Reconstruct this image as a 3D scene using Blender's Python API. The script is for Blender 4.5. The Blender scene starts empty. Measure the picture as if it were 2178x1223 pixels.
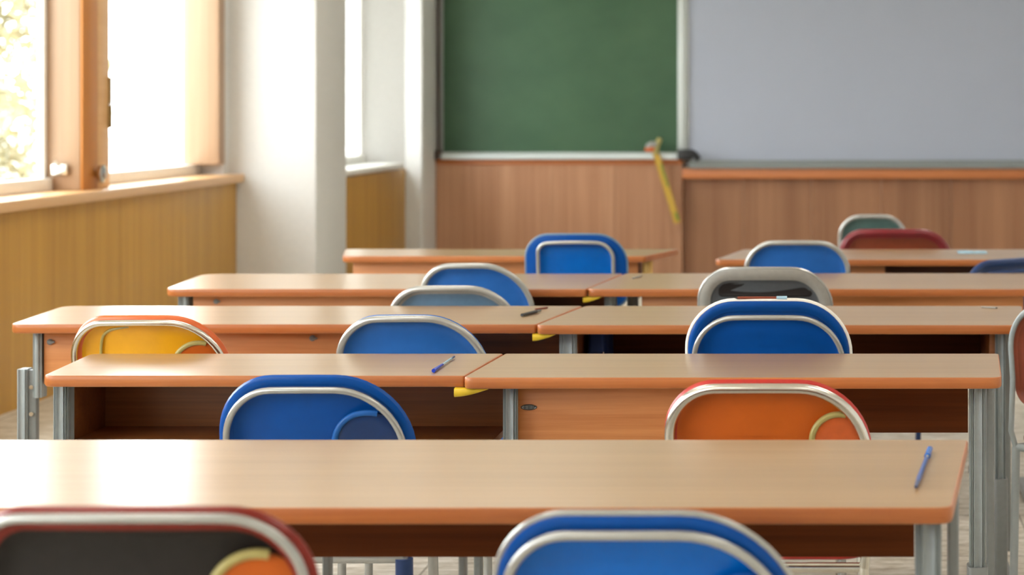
import bpy, bmesh, math, random
from mathutils import Vector, Matrix
random.seed(7)
sc = bpy.context.scene
COL = sc.collection
F = 4255.0                      # focal length in pixels of the 2178x1223 frame
CX, CY = 1780.0, 225.0          # where the optical axis meets the picture
EYE = 1.35

def at(px, py, Y):              # the point at distance Y seen at a pixel
    return Vector(((px - CX) / F * Y, Y, EYE - (py - CY) / F * Y))
def xat(px, Y): return (px - CX) / F * Y

# ------------------------------------------------------------------ materials
def lin(c):
    out = []
    for v in c:
        v = v / 255.0
        out.append(v / 12.92 if v <= 0.04045 else ((v + 0.055) / 1.055) ** 2.4)
    return (*out, 1.0)

def base_mat(name):
    m = bpy.data.materials.new(name); m.use_nodes = True
    nt = m.node_tree
    return m, nt, nt.nodes['Principled BSDF']

def plain(name, c, rough=0.5, metal=0.0, coat=0.0, spec=0.5, bump=0.0, bscale=60.0, mottle=0.06):
    m, nt, b = base_mat(name)
    b.inputs['Roughness'].default_value = rough
    b.inputs['Metallic'].default_value = metal
    b.inputs['Coat Weight'].default_value = coat
    b.inputs['Specular IOR Level'].default_value = spec
    tc = nt.nodes.new('ShaderNodeTexCoord')
    n = nt.nodes.new('ShaderNodeTexNoise'); n.inputs['Scale'].default_value = bscale
    n.inputs['Detail'].default_value = 4
    nt.links.new(tc.outputs['Object'], n.inputs['Vector'])
    r = nt.nodes.new('ShaderNodeValToRGB')
    a = lin(c)
    r.color_ramp.elements[0].position = 0.3; r.color_ramp.elements[1].position = 0.7
    r.color_ramp.elements[0].color = (*[v * (1 - mottle) for v in a[:3]], 1)
    r.color_ramp.elements[1].color = (*[min(1, v * (1 + mottle)) for v in a[:3]], 1)
    nt.links.new(n.outputs['Fac'], r.inputs['Fac'])
    nt.links.new(r.outputs['Color'], b.inputs['Base Color'])
    if bump:
        bp = nt.nodes.new('ShaderNodeBump'); bp.inputs['Strength'].default_value = bump
        bp.inputs['Distance'].default_value = 0.002
        nt.links.new(n.outputs['Fac'], bp.inputs['Height'])
        nt.links.new(bp.outputs['Normal'], b.inputs['Normal'])
    return m

def wood(name, c1, c2, axis='X', rough=0.4, spec=0.5, board=None, grain=60.0, along=1.6, bump=0.05, coat=0.0, coat_rough=0.1, bvar=0.12):
    m, nt, b = base_mat(name)
    L = nt.links.new
    b.inputs['Roughness'].default_value = rough
    b.inputs['Specular IOR Level'].default_value = spec
    b.inputs['Coat Weight'].default_value = coat
    b.inputs['Coat Roughness'].default_value = coat_rough
    tc = nt.nodes.new('ShaderNodeTexCoord')
    mp = nt.nodes.new('ShaderNodeMapping')
    s = [grain] * 3; s['XYZ'.index(axis)] = along
    mp.inputs['Scale'].default_value = s
    L(tc.outputs['Object'], mp.inputs['Vector'])
    n = nt.nodes.new('ShaderNodeTexNoise'); n.inputs['Scale'].default_value = 1.0
    n.inputs['Detail'].default_value = 6; n.inputs['Roughness'].default_value = 0.65
    n.inputs['Distortion'].default_value = 0.4
    L(mp.outputs['Vector'], n.inputs['Vector'])
    n2 = nt.nodes.new('ShaderNodeTexNoise'); n2.inputs['Scale'].default_value = 0.14
    n2.inputs['Detail'].default_value = 3
    L(mp.outputs['Vector'], n2.inputs['Vector'])
    mx = nt.nodes.new('ShaderNodeMath'); mx.operation = 'MULTIPLY_ADD'
    mx.inputs[1].default_value = 0.55
    hf = nt.nodes.new('ShaderNodeMath'); hf.operation = 'MULTIPLY'; hf.inputs[1].default_value = 0.45
    L(n2.outputs['Fac'], hf.inputs[0]); L(n.outputs['Fac'], mx.inputs[0]); L(hf.outputs[0], mx.inputs[2])
    r = nt.nodes.new('ShaderNodeValToRGB')
    r.color_ramp.elements[0].position = 0.34; r.color_ramp.elements[1].position = 0.66
    r.color_ramp.elements[0].color = lin(c1); r.color_ramp.elements[1].color = lin(c2)
    L(mx.outputs[0], r.inputs['Fac'])
    col = r.outputs['Color']
    if board:
        ax, width = board
        sx = nt.nodes.new('ShaderNodeSeparateXYZ'); L(tc.outputs['Object'], sx.inputs['Vector'])
        dv = nt.nodes.new('ShaderNodeMath'); dv.operation = 'DIVIDE'; dv.inputs[1].default_value = width
        L(sx.outputs[ax], dv.inputs[0])
        fl = nt.nodes.new('ShaderNodeMath'); fl.operation = 'FLOOR'; L(dv.outputs[0], fl.inputs[0])
        wn = nt.nodes.new('ShaderNodeTexWhiteNoise'); wn.noise_dimensions = '1D'; L(fl.outputs[0], wn.inputs['W'])
        mr = nt.nodes.new('ShaderNodeMapRange'); mr.inputs['To Min'].default_value = 1 - bvar; mr.inputs['To Max'].default_value = 1 + bvar
        L(wn.outputs['Value'], mr.inputs['Value'])
        vm = nt.nodes.new('ShaderNodeVectorMath'); vm.operation = 'SCALE'
        L(col, vm.inputs[0]); L(mr.outputs[0], vm.inputs['Scale'])
        col = vm.outputs[0]
    L(col, b.inputs['Base Color'])
    if bump:
        bp = nt.nodes.new('ShaderNodeBump'); bp.inputs['Strength'].default_value = bump; bp.inputs['Distance'].default_value = 0.001
        L(n.outputs['Fac'], bp.inputs['Height']); L(bp.outputs['Normal'], b.inputs['Normal'])
    return m

def glass_mat():
    m = bpy.data.materials.new('window glass'); m.use_nodes = True
    nt = m.node_tree; nt.nodes.clear()
    o = nt.nodes.new('ShaderNodeOutputMaterial'); mix = nt.nodes.new('ShaderNodeMixShader')
    t = nt.nodes.new('ShaderNodeBsdfTransparent'); t.inputs['Color'].default_value = (0.96, 0.98, 0.97, 1)
    g = nt.nodes.new('ShaderNodeBsdfGlossy'); g.inputs['Roughness'].default_value = 0.02
    lw = nt.nodes.new('ShaderNodeLayerWeight')
    pw = nt.nodes.new('ShaderNodeMath'); pw.operation = 'POWER'; pw.inputs[1].default_value = 5.0
    f = nt.nodes.new('ShaderNodeMath'); f.operation = 'MULTIPLY_ADD'; f.inputs[1].default_value = 0.5; f.inputs[2].default_value = 0.03
    nt.links.new(lw.outputs['Facing'], pw.inputs[0]); nt.links.new(pw.outputs[0], f.inputs[0])
    nt.links.new(f.outputs[0], mix.inputs[0]); nt.links.new(t.outputs[0], mix.inputs[1])
    nt.links.new(g.outputs[0], mix.inputs[2]); nt.links.new(mix.outputs[0], o.inputs['Surface'])
    return m

def floor_mat():
    m, nt, b = base_mat('pale stone floor'); L = nt.links.new
    b.inputs['Roughness'].default_value = 0.42
    tc = nt.nodes.new('ShaderNodeTexCoord')
    mp = nt.nodes.new('ShaderNodeMapping'); mp.inputs['Scale'].default_value = (9, 26, 1)
    L(tc.outputs['Object'], mp.inputs['Vector'])
    n = nt.nodes.new('ShaderNodeTexNoise'); n.inputs['Scale'].default_value = 1.0; n.inputs['Detail'].default_value = 7; n.inputs['Roughness'].default_value = 0.7
    L(mp.outputs['Vector'], n.inputs['Vector'])
    r = nt.nodes.new('ShaderNodeValToRGB')
    e = r.color_ramp.elements
    e[0].position = 0.32; e[0].color = lin((150, 139, 122)); e[1].position = 0.62; e[1].color = lin((222, 217, 207))
    x = e.new(0.45); x.color = lin((186, 178, 162))
    L(n.outputs['Fac'], r.inputs['Fac'])
    br = nt.nodes.new('ShaderNodeTexBrick'); br.inputs['Scale'].default_value = 1.0
    br.inputs['Brick Width'].default_value = 0.6; br.inputs['Row Height'].default_value = 0.6; br.offset = 0.0
    br.inputs['Mortar Size'].default_value = 0.004
    br.inputs['Color1'].default_value = (1, 1, 1, 1); br.inputs['Color2'].default_value = (0.93, 0.93, 0.93, 1)
    br.inputs['Mortar'].default_value = (0.45, 0.43, 0.40, 1)
    L(tc.outputs['Object'], br.inputs['Vector'])
    mx = nt.nodes.new('ShaderNodeMix'); mx.data_type = 'RGBA'; mx.blend_type = 'MULTIPLY'; mx.inputs['Factor'].default_value = 1
    L(r.outputs['Color'], mx.inputs['A']); L(br.outputs['Color'], mx.inputs['B'])
    L(mx.outputs['Result'], b.inputs['Base Color'])
    bp = nt.nodes.new('ShaderNodeBump'); bp.inputs['Strength'].default_value = 0.2; bp.inputs['Distance'].default_value = 0.003
    L(n.outputs['Fac'], bp.inputs['Height']); L(bp.outputs['Normal'], b.inputs['Normal'])
    return m

def chalk_mat():
    m, nt, b = base_mat('green chalkboard enamel'); L = nt.links.new
    b.inputs['Roughness'].default_value = 0.5
    tc = nt.nodes.new('ShaderNodeTexCoord')
    mp = nt.nodes.new('ShaderNodeMapping'); mp.inputs['Scale'].default_value = (1.6, 1, 2.6); mp.inputs['Rotation'].default_value = (0, 0.5, 0)
    L(tc.outputs['Object'], mp.inputs['Vector'])
    n = nt.nodes.new('ShaderNodeTexNoise'); n.inputs['Scale'].default_value = 1.2; n.inputs['Detail'].default_value = 5
    L(mp.outputs['Vector'], n.inputs['Vector'])
    r = nt.nodes.new('ShaderNodeValToRGB')
    r.color_ramp.elements[0].position = 0.3; r.color_ramp.elements[0].color = lin((44, 80, 53))
    r.color_ramp.elements[1].position = 0.75; r.color_ramp.elements[1].color = lin((58, 92, 63))
    L(n.outputs['Fac'], r.inputs['Fac']); L(r.outputs['Color'], b.inputs['Base Color'])
    return m

M = {}
M['top'] = wood('pale beech laminate', (146, 110, 66), (168, 130, 84), 'X', rough=0.3, spec=0.5, grain=70, along=1.4, bump=0.0, coat=0.6, coat_rough=0.22)
M['edge'] = wood('orange beech edging', (160, 88, 40), (184, 112, 58), 'X', rough=0.35, grain=120, along=3)
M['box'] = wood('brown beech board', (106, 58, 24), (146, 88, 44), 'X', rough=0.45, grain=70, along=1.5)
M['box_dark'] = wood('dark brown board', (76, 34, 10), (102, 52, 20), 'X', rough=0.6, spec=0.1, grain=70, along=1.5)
M['front'] = wood('orange beech front', (184, 112, 58), (214, 146, 88), 'X', rough=0.45, grain=80, along=2.5)
M['panel_left'] = wood('golden oak wall panel', (166, 121, 48), (194, 149, 66), 'Z', rough=0.42, grain=55, along=1.0, board=(1, 1.02), bvar=0.10)
M['panel_front'] = wood('brown wall panel', (136, 90, 60), (168, 120, 86), 'Z', rough=0.5, grain=42, along=0.8, board=(0, 0.46), bvar=0.08)
M['panel_front_lit'] = wood('lit brown wall panel', (158, 108, 76), (190, 142, 108), 'Z', rough=0.5, grain=42, along=0.8, board=(0, 0.46), bvar=0.08)  # paler copy of the front panelling, window light painted into the colour
M['rail'] = wood('orange wood rail', (176, 100, 52), (196, 120, 68), 'X', rough=0.4, grain=60)
M['sill'] = wood('peach wood sill', (206, 158, 106), (222, 178, 126), 'Y', rough=0.35, grain=60)
M['post'] = wood('peach window wood', (152, 122, 96), (170, 140, 112), 'Z', rough=0.45, grain=60, along=1)
M['mullion'] = wood('shaded window wood', (178, 112, 46), (192, 128, 60), 'Z', rough=0.45, grain=60, along=1)  # darker orange that paints the shaded side of the window post
M['wall'] = plain('white wall paint', (214, 213, 211), 0.7, bump=0.05, bscale=30, mottle=0.02)
M['ceiling'] = plain('white ceiling paint', (236, 234, 228), 0.8, mottle=0.02)
M['floor'] = floor_mat()
M['glass'] = glass_mat()
M['chalk'] = chalk_mat()
M['whiteboard'] = plain('pale grey whiteboard', (168, 174, 190), 0.4, spec=0.35, mottle=0.01, bscale=3)
M['alu'] = plain('pale aluminium', (205, 212, 212), 0.4, metal=0.3, mottle=0.03)
M['alu_dark'] = plain('grey aluminium', (150, 156, 156), 0.4, metal=0.4, mottle=0.03)
M['leg'] = plain('grey green desk paint', (146, 154, 155), 0.38, spec=0.5, mottle=0.04)
M['leg_dark'] = plain('grey desk paint', (122, 126, 126), 0.4, mottle=0.04)
M['leg_yellow'] = plain('cream yellow desk paint', (214, 178, 96), 0.4)
M['steel'] = plain('polished steel tube', (214, 212, 204), 0.22, metal=1.0, mottle=0.03)
M['dark_steel'] = plain('dark polished metal', (120, 122, 120), 0.3, metal=0.9, mottle=0.2, bscale=200)
M['brass'] = plain('dull brass', (150, 126, 78), 0.4, metal=0.4)
M['grey_tube'] = plain('light grey tube paint', (172, 173, 170), 0.26, metal=0.5, mottle=0.03)
M['yellow'] = plain('yellow plastic', (222, 186, 40), 0.4)
M['mustard'] = plain('mustard painted wood', (188, 150, 52), 0.5)
M['black'] = plain('black plastic', (24, 26, 30), 0.45)
M['brown_dark'] = plain('dark brown plastic', (70, 52, 42), 0.5)
M['rubber'] = plain('dark rubber', (52, 54, 58), 0.7)
M['blue'] = plain('royal blue plastic', (4, 72, 150), 0.32, spec=0.22, mottle=0.05, bscale=25)
M['blue_light'] = plain('mid blue plastic', (38, 98, 174), 0.34, spec=0.25, mottle=0.05, bscale=25)
M['blue_bright'] = plain('bright blue plastic', (0, 96, 186), 0.25, spec=0.3, mottle=0.05, bscale=25)
M['blue_navy'] = plain('navy blue plastic', (16, 52, 104), 0.35)
M['blue_grey'] = plain('blue grey plastic', (92, 122, 150), 0.4)
M['grey'] = plain('warm grey plastic', (150, 148, 142), 0.4)
M['grey_dark'] = plain('dark grey plastic', (82, 86, 90), 0.4)
M['charcoal'] = plain('charcoal brown plastic', (38, 35, 34), 0.5, spec=0.2)
M['orange'] = plain('orange plastic', (190, 92, 28), 0.36, spec=0.25, mottle=0.05, bscale=20)
M['orange_edge'] = plain('dark orange plastic', (206, 96, 40), 0.32)
M['red'] = plain('red plastic', (176, 38, 30), 0.3)
M['red_dark'] = plain('dark red plastic', (122, 30, 18), 0.35, spec=0.3)
M['maroon'] = plain('maroon plastic', (120, 24, 34), 0.3)
M['brown'] = plain('reddish brown plastic', (120, 52, 28), 0.4)
M['amber'] = plain('yellow amber plastic', (226, 164, 18), 0.34, mottle=0.05, bscale=20)
M['khaki'] = plain('khaki green plastic', (170, 158, 96), 0.35)
M['teal'] = plain('dark teal plastic', (66, 96, 94), 0.4)
M['white'] = plain('white plastic', (236, 234, 228), 0.35)
M['clear_blue'] = plain('pale blue plastic', (160, 196, 216), 0.2)
M['pen_blue'] = plain('bright blue pen plastic', (20, 60, 190), 0.25)
M['green'] = plain('olive green paint', (110, 130, 40), 0.5)
M['bark'] = plain('tree bark', (80, 64, 50), 0.9, bump=0.5, bscale=20)
M['leaf'] = plain('yellow green leaves', (146, 136, 100), 0.5, mottle=0.5, bscale=1.2)
M['lawn'] = plain('pale paving outside', (190, 186, 176), 0.9, bscale=2)
M['canvas'] = plain('navy bag cloth', (20, 44, 92), 0.7, bump=0.3, bscale=300)

# ------------------------------------------------------------------ mesh helpers
def link(name, bm, mat, parent=None, smooth=True):
    me = bpy.data.meshes.new(name)
    bmesh.ops.recalc_face_normals(bm, faces=bm.faces[:])
    bm.to_mesh(me); bm.free()
    for m in (mat if isinstance(mat, (list, tuple)) else [mat]): me.materials.append(m)
    if smooth:
        me.polygons.foreach_set('use_smooth', [True] * len(me.polygons))
        try: me.set_sharp_from_angle(angle=math.radians(38))
        except Exception: pass
    o = bpy.data.objects.new(name, me); COL.objects.link(o)
    if parent is not None: o.parent = parent
    return o

def tag(o, label, cat, group=None):
    o['label'] = label; o['category'] = cat
    if group: o['group'] = group
    return o

def thing(name, label, cat, loc=(0, 0, 0), rotz=0.0, group=None):
    o = bpy.data.objects.new(name, None); COL.objects.link(o)
    o.empty_display_size = 0.1
    o.location = loc; o.rotation_euler = (0, 0, rotz)
    return tag(o, label, cat, group)

def structure(o, label=None, cat=None):
    o['kind'] = 'structure'
    if label: o['label'] = label
    if cat: o['category'] = cat
    return o

def box(bm, lo, hi, bev=0.0, seg=2):
    vs = [bm.verts.new((x, y, z)) for x in (lo[0], hi[0]) for y in (lo[1], hi[1]) for z in (lo[2], hi[2])]
    fs = [(0, 1, 3, 2), (4, 6, 7, 5), (0, 4, 5, 1), (2, 3, 7, 6), (0, 2, 6, 4), (1, 5, 7, 3)]
    faces = [bm.faces.new([vs[i] for i in f]) for f in fs]
    if bev:
        es = list({e for f in faces for e in f.edges})
        bmesh.ops.bevel(bm, geom=es, offset=bev, segments=seg, profile=0.5, affect='EDGES')

def boxobj(name, lo, hi, mat, parent=None, bev=0.0):
    bm = bmesh.new(); box(bm, lo, hi, bev)
    return link(name, bm, mat, parent)

def tube(bm, pts, r, n=12, closed=False, caps=True):
    pts = [Vector(p) for p in pts]
    N = len(pts); rings = []; nrm = None
    for i, p in enumerate(pts):
        if closed: t = (pts[(i + 1) % N] - pts[i - 1]).normalized()
        else: t = (pts[min(i + 1, N - 1)] - pts[max(i - 1, 0)]).normalized()
        if nrm is None:
            a = Vector((0, 1, 0)) if abs(t.y) < 0.9 else Vector((1, 0, 0))
            nrm = (a - t * a.dot(t)).normalized()
        else:
            nrm = (nrm - t * nrm.dot(t)).normalized()
        b = t.cross(nrm)
        rr = r[i] if isinstance(r, (list, tuple)) else r
        rings.append([bm.verts.new(p + (nrm * math.cos(2 * math.pi * k / n) + b * math.sin(2 * math.pi * k / n)) * rr) for k in range(n)])
    for i in range(N if closed else N - 1):
        A, B = rings[i], rings[(i + 1) % N]
        for k in range(n): bm.faces.new((A[k], A[(k + 1) % n], B[(k + 1) % n], B[k]))
    if not closed and caps:
        bm.faces.new(rings[0][::-1]); bm.faces.new(rings[-1])

def smooth_path(pts, it=2):
    pts = [Vector(p) for p in pts]
    for _ in range(it):
        q = [pts[0]]
        for a, b in zip(pts[:-1], pts[1:]):
            q += [a.lerp(b, 0.25), a.lerp(b, 0.75)]
        q.append(pts[-1]); pts = q
    return pts

def loft(bm, rings, cap0=True, cap1=True):
    R = [[bm.verts.new(p) for p in ring] for ring in rings]
    n = len(R[0])
    for A, B in zip(R[:-1], R[1:]):
        for k in range(n): bm.faces.new((A[k], A[(k + 1) % n], B[(k + 1) % n], B[k]))
    if cap0: bm.faces.new(R[0][::-1])
    if cap1: bm.faces.new(R[-1])

def round_poly(corners, radii, seg=6):
    """plan polygon (counter-clockwise) with rounded corners"""
    out = []; n = len(corners)
    for i in range(n):
        p = Vector(corners[i]); a = Vector(corners[i - 1]); b = Vector(corners[(i + 1) % n])
        u = (a - p).normalized(); v = (b - p).normalized()
        r = radii[i]
        ang = u.angle(v); d = r / math.tan(ang / 2)
        p0 = p + u * d; p1 = p + v * d
        for k in range(seg + 1):
            t = k / seg
            q = p0.lerp(p, t).lerp(p.lerp(p1, t), t)
            out.append(q)
    return out

def inset_poly(poly, d):
    n = len(poly); out = []
    for i in range(n):
        a, p, b = poly[i - 1], poly[i], poly[(i + 1) % n]
        e1 = (p - a); e2 = (b - p)
        if e1.length < 1e-9: e1 = e2
        if e2.length < 1e-9: e2 = e1
        n1 = Vector((-e1.y, e1.x)).normalized(); n2 = Vector((-e2.y, e2.x)).normalized()
        nn = (n1 + n2).normalized()
        out.append(p + nn * d / max(0.5, nn.dot(n1)))
    return out

# ------------------------------------------------------------------ desks
TOP = 0.75; TH = 0.025; BOX_LO = 0.572

def fluted(w, d, n=128, lobes=16, amp=0.0032):
    ring = []
    for k in range(n):
        a = 2 * math.pi * k / n
        c, s = math.cos(a), math.sin(a)
        e = 0.45
        x = math.copysign(abs(c) ** e, c) * w / 2; y = math.copysign(abs(s) ** e, s) * d / 2
        f = 1 - amp / (w / 2) * (0.5 + 0.5 * math.cos(lobes * a))
        ring.append((x * f, y * f))
    return ring

def add_leg(root, x, y, w, d, style, lm):
    def post(name, ring, z0, z1, ox=0.0, oy=0.0, mat=lm, par=root):
        bm = bmesh.new()
        zs = [(z0, 0.96), (z0 + 0.002, 1), (z1 - 0.002, 1), (z1, 0.96)]
        loft(bm, [[(x + ox + p[0] * s, y + oy + p[1] * s, z) for p in ring] for z, s in zs])
        return link(name, bm, mat, par)
    if style == 'fluted':
        l = post('leg', fluted(w, d), 0.30, TOP - TH)
        post('lower_sleeve', fluted(w + 0.010, d + 0.010, lobes=0, amp=0), 0.03, 0.315, mat=M['leg_dark'], par=l)
    elif style == 'plain':
        post('leg', fluted(w, d, lobes=0, amp=0), 0.03, TOP - TH, mat=M['leg_dark'])
    elif style == 'offset':       # upper post bolted beside a lower post
        l = post('leg', fluted(w, d, lobes=6), 0.535, TOP - TH)
        low = post('lower_leg', fluted(w * 1.15, d * 1.1, lobes=8), 0.03, 0.615, ox=-0.042)
        bm = bmesh.new()
        box(bm, (x - 0.030, y - 0.012, 0.40), (x - 0.006, y + 0.012, 0.612), 0.002)
        link('bracket', bm, M['leg_dark'], low)
        for z in (0.49, 0.565):
            bm = bmesh.new(); tube(bm, [(x - 0.016, y - 0.022, z), (x - 0.016, y - 0.010, z)], 0.006)
            link('bolt', bm, M['steel'], low)
        bm = bmesh.new(); box(bm, (x - 0.028, y - 0.010, 0.03), (x - 0.006, y + 0.014, 0.41), 0.003)
        link('inner_post', bm, lm, low)

def make_desk(label, xl, xr, yf, yb, xlb=None, xrb=None, radii=(0.035, 0.03, 0.02, 0.02), segs=(), legs=(), hook=None, bx=None, yback=None, lm=None, bolts=(), lock=None, feet=(), yfront=None, rside=True, shelf=True, lo=None, back_mat=None):
    xlb = xl if xlb is None else xlb; xrb = xr if xrb is None else xrb
    cx = (xl + xr) / 2; cy = (yf + yb) / 2
    root = thing('school_desk', label, 'desk', (cx, cy, 0), 0, 'school desks in rows')
    loc = lambda p: (p[0] - cx, p[1] - cy)
    poly = round_poly([loc((xl, yf)), loc((xr, yf)), loc((xrb, yb)), loc((xlb, yb))], radii)
    ins = inset_poly(poly, 0.003)
    bm = bmesh.new()
    loft(bm, [[(p.x, p.y, TOP - TH) for p in ins], [(p.x, p.y, TOP) for p in ins]])
    link('tabletop', bm, M['top'], root, smooth=False)
    bm = bmesh.new()
    prof = [(0.0031, TOP - 0.0002), (0.0012, TOP - 0.0006), (0.0, TOP - 0.003), (0.0, TOP - TH + 0.004), (0.002, TOP - TH + 0.0008), (0.006, TOP - TH - 0.0002)]
    loft(bm, [[(p.x, p.y, z) for p in inset_poly(poly, d)] for d, z in prof], False, False)
    link('edge_band', bm, M['edge'], root)
    # shelf box under the top
    b0, b1 = (xl + 0.06, xr - 0.06) if bx is None else bx
    y1 = (yb - 0.05) if yback is None else yback
    y0 = yf + 0.07 if yfront is None else yfront
    th = 0.016; zt = TOP - TH - 0.001
    lo = BOX_LO if lo is None else lo
    sx0, sx1 = (b0, b1) if shelf is True else (shelf or (b0, b0))
    L = lambda x0, ya, z0, x1, yb_, z1: ((x0 - cx, ya - cy, z0), (x1 - cx, yb_ - cy, z1))
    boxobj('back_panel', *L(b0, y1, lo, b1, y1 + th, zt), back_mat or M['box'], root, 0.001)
    if shelf: boxobj('shelf', *L(sx0 + th, y0 + 0.0171, BOX_LO, sx1 - th, y1 - 0.0005, BOX_LO + th), M['box'], root, 0.001)
    for x in (() if not shelf else (sx0, sx1 - th) if rside else (sx0,)):
        boxobj('side_panel', *L(x, y0 + 0.0171, BOX_LO, x + th, y1 - 0.0005, zt), M['box'], root, 0.001)
    fps = []
    for s0, s1 in segs:
        fp = boxobj('front_panel', *L(s0, y0, BOX_LO, s1, y0 + 0.016, zt - 0.002), M['front'], root, 0.0015)
        fps.append(fp)
    for px, py in bolts:
        p = at(px, py, y0)
        bm = bmesh.new()
        r = 0.0085
        tube(bm, [(p.x - cx, y0 - cy - 0.007, p.z), (p.x - cx, y0 - cy - 0.004, p.z), (p.x - cx, y0 - cy, p.z)], [r * 0.55, r, r], 14)
        tube(bm, [(p.x - cx - 0.001, y0 - cy - 0.005, p.z - 0.004), (p.x - cx + 0.014, y0 - cy - 0.006, p.z + 0.001)], 0.003, 8)
        link('bolt', bm, M['leg_dark'], fps[0])
    if lock:
        p = at(*lock, y0)
        bm = bmesh.new()
        ring = lambda s, y: [(p.x - cx + 0.0185 * s * math.cos(a), y, p.z + 0.0068 * s * math.sin(a)) for a in [2 * math.pi * k / 28 for k in range(28)]]
        loft(bm, [ring(1, y0 - cy), ring(1, y0 - cy - 0.002), ring(0.86, y0 - cy - 0.004), ring(0.7, y0 - cy - 0.0025)])
        for k in range(-3, 4):
            box(bm, (p.x - cx + k * 0.0036 - 0.0009, y0 - cy - 0.0045, p.z - 0.004), (p.x - cx + k * 0.0036 + 0.0009, y0 - cy - 0.002, p.z + 0.004))
        link('lock_plate', bm, M['dark_steel'], fps[0])
    for x, y, w, d, st in legs:
        add_leg(root, x - cx, y - cy, w, d, st, lm or M['leg'])
    for x, ya, yb_ in feet:
        bm = bmesh.new(); box(bm, (x - cx - 0.022, ya - cy, 0.0), (x - cx + 0.022, yb_ - cy, 0.034), 0.008)
        link('foot', bm, M['leg_dark'], root)
    if hook:
        hx, hy, w = hook
        bm = bmesh.new()
        rings = []
        for t in [k / 10 for k in range(11)]:
            x = hx - cx + w * t
            h = 0.021 * (1 - 0.85 * t ** 1.6); d = 0.030 * (1 - 0.3 * t)
            e = 0.004 if t == 0 else 0.0
            rings.append([(x, hy - cy + d / 2 - d / 2 * math.copysign(abs(math.cos(a)) ** 0.6, math.cos(a)) , TOP - TH - 0.0006 - h / 2 + h / 2 * math.copysign(abs(math.sin(a)) ** 0.6, math.sin(a))) for a in [2 * math.pi * k / 16 for k in range(16)]])
        loft(bm, rings)
        link('bag_hook', bm, M['yellow'], root)
    return root

D = -0.822
# first row (nearest)
make_desk('nearest desk, long beech top with a blue pen at its right end', -1.72, 0.172, 2.985, 3.596, xlb=-1.75, xrb=0.236, radii=(0.03, 0.03, 0.012, 0.02),
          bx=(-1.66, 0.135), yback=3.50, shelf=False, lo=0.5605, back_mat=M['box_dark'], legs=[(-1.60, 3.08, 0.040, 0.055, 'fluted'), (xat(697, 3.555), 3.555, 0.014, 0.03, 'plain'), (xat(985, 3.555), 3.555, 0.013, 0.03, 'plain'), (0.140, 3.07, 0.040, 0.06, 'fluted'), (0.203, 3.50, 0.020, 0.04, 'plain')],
          feet=[(-1.60, 3.03, 3.56), (xat(697, 3.555), 3.2, 3.58), (xat(985, 3.555), 3.2, 3.575), (0.170, 3.02, 3.55)])
# second row
make_desk('second row desk on the left, open shelf behind the blue chair with a loop', -1.766, -0.828, 4.445, 4.845, xlb=-1.806, xrb=-0.808, radii=(0.03, 0.006, 0.006, 0.03),
          rside=False, bx=(-1.756, -0.768), yback=4.76, legs=[(xat(136, 4.53), 4.53, 0.034, 0.055, 'fluted'), (-0.86, 4.80, 0.02, 0.03, 'plain')], feet=[(xat(136, 4.53), 4.47, 4.82), (-0.86, 4.47, 4.83)], yfront=4.535)
make_desk('second row desk on the right, orange front with an oval lock', -0.826, 0.364, 4.415, 4.845, xlb=-0.803, xrb=0.392, radii=(0.022, 0.035, 0.012, 0.006),
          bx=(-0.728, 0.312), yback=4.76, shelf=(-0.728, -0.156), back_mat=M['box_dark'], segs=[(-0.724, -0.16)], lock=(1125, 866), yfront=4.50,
          legs=[(xat(1088, 4.50), 4.50, 0.034, 0.055, 'fluted'), (0.3165, 4.51, 0.036, 0.055, 'fluted'), (0.368, 4.805, 0.020, 0.036, 'plain')], feet=[(xat(1088, 4.5), 4.45, 4.82), (0.35, 4.45, 4.82)],
          hook=(xat(969, 4.45), 4.43, 0.075))
# third row
make_desk('third row desk on the left behind the yellow chair', -2.272, -0.826, 5.49, 6.0, xlb=-2.32, xrb=-0.764, radii=(0.04, 0.008, 0.008, 0.05),
          rside=False, bx=(-2.218, -0.79), yback=5.90, segs=[(-2.216, -1.18)], bolts=[(107, 727), (665, 719)], yfront=5.59,
          legs=[(xat(85, 5.60), 5.60, 0.026, 0.05, 'offset'), (-0.86, 5.945, 0.02, 0.03, 'plain')], feet=[(xat(85, 5.60) - 0.042, 5.53, 5.96), (-0.86, 5.52, 5.97)])
make_desk('third row desk on the right with a navy bag on its shelf', -0.824, 0.512, 5.47, 6.0, xlb=-0.755, xrb=0.556, radii=(0.022, 0.02, 0.02, 0.03),
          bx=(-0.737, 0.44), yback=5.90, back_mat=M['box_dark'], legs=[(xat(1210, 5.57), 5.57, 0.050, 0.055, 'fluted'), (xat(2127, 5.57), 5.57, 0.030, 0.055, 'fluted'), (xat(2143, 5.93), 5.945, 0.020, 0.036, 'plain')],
          feet=[(xat(1210, 5.57), 5.52, 5.96), (0.475, 5.52, 5.97)], hook=(xat(1134, 5.5), 5.485, 0.062))
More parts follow.
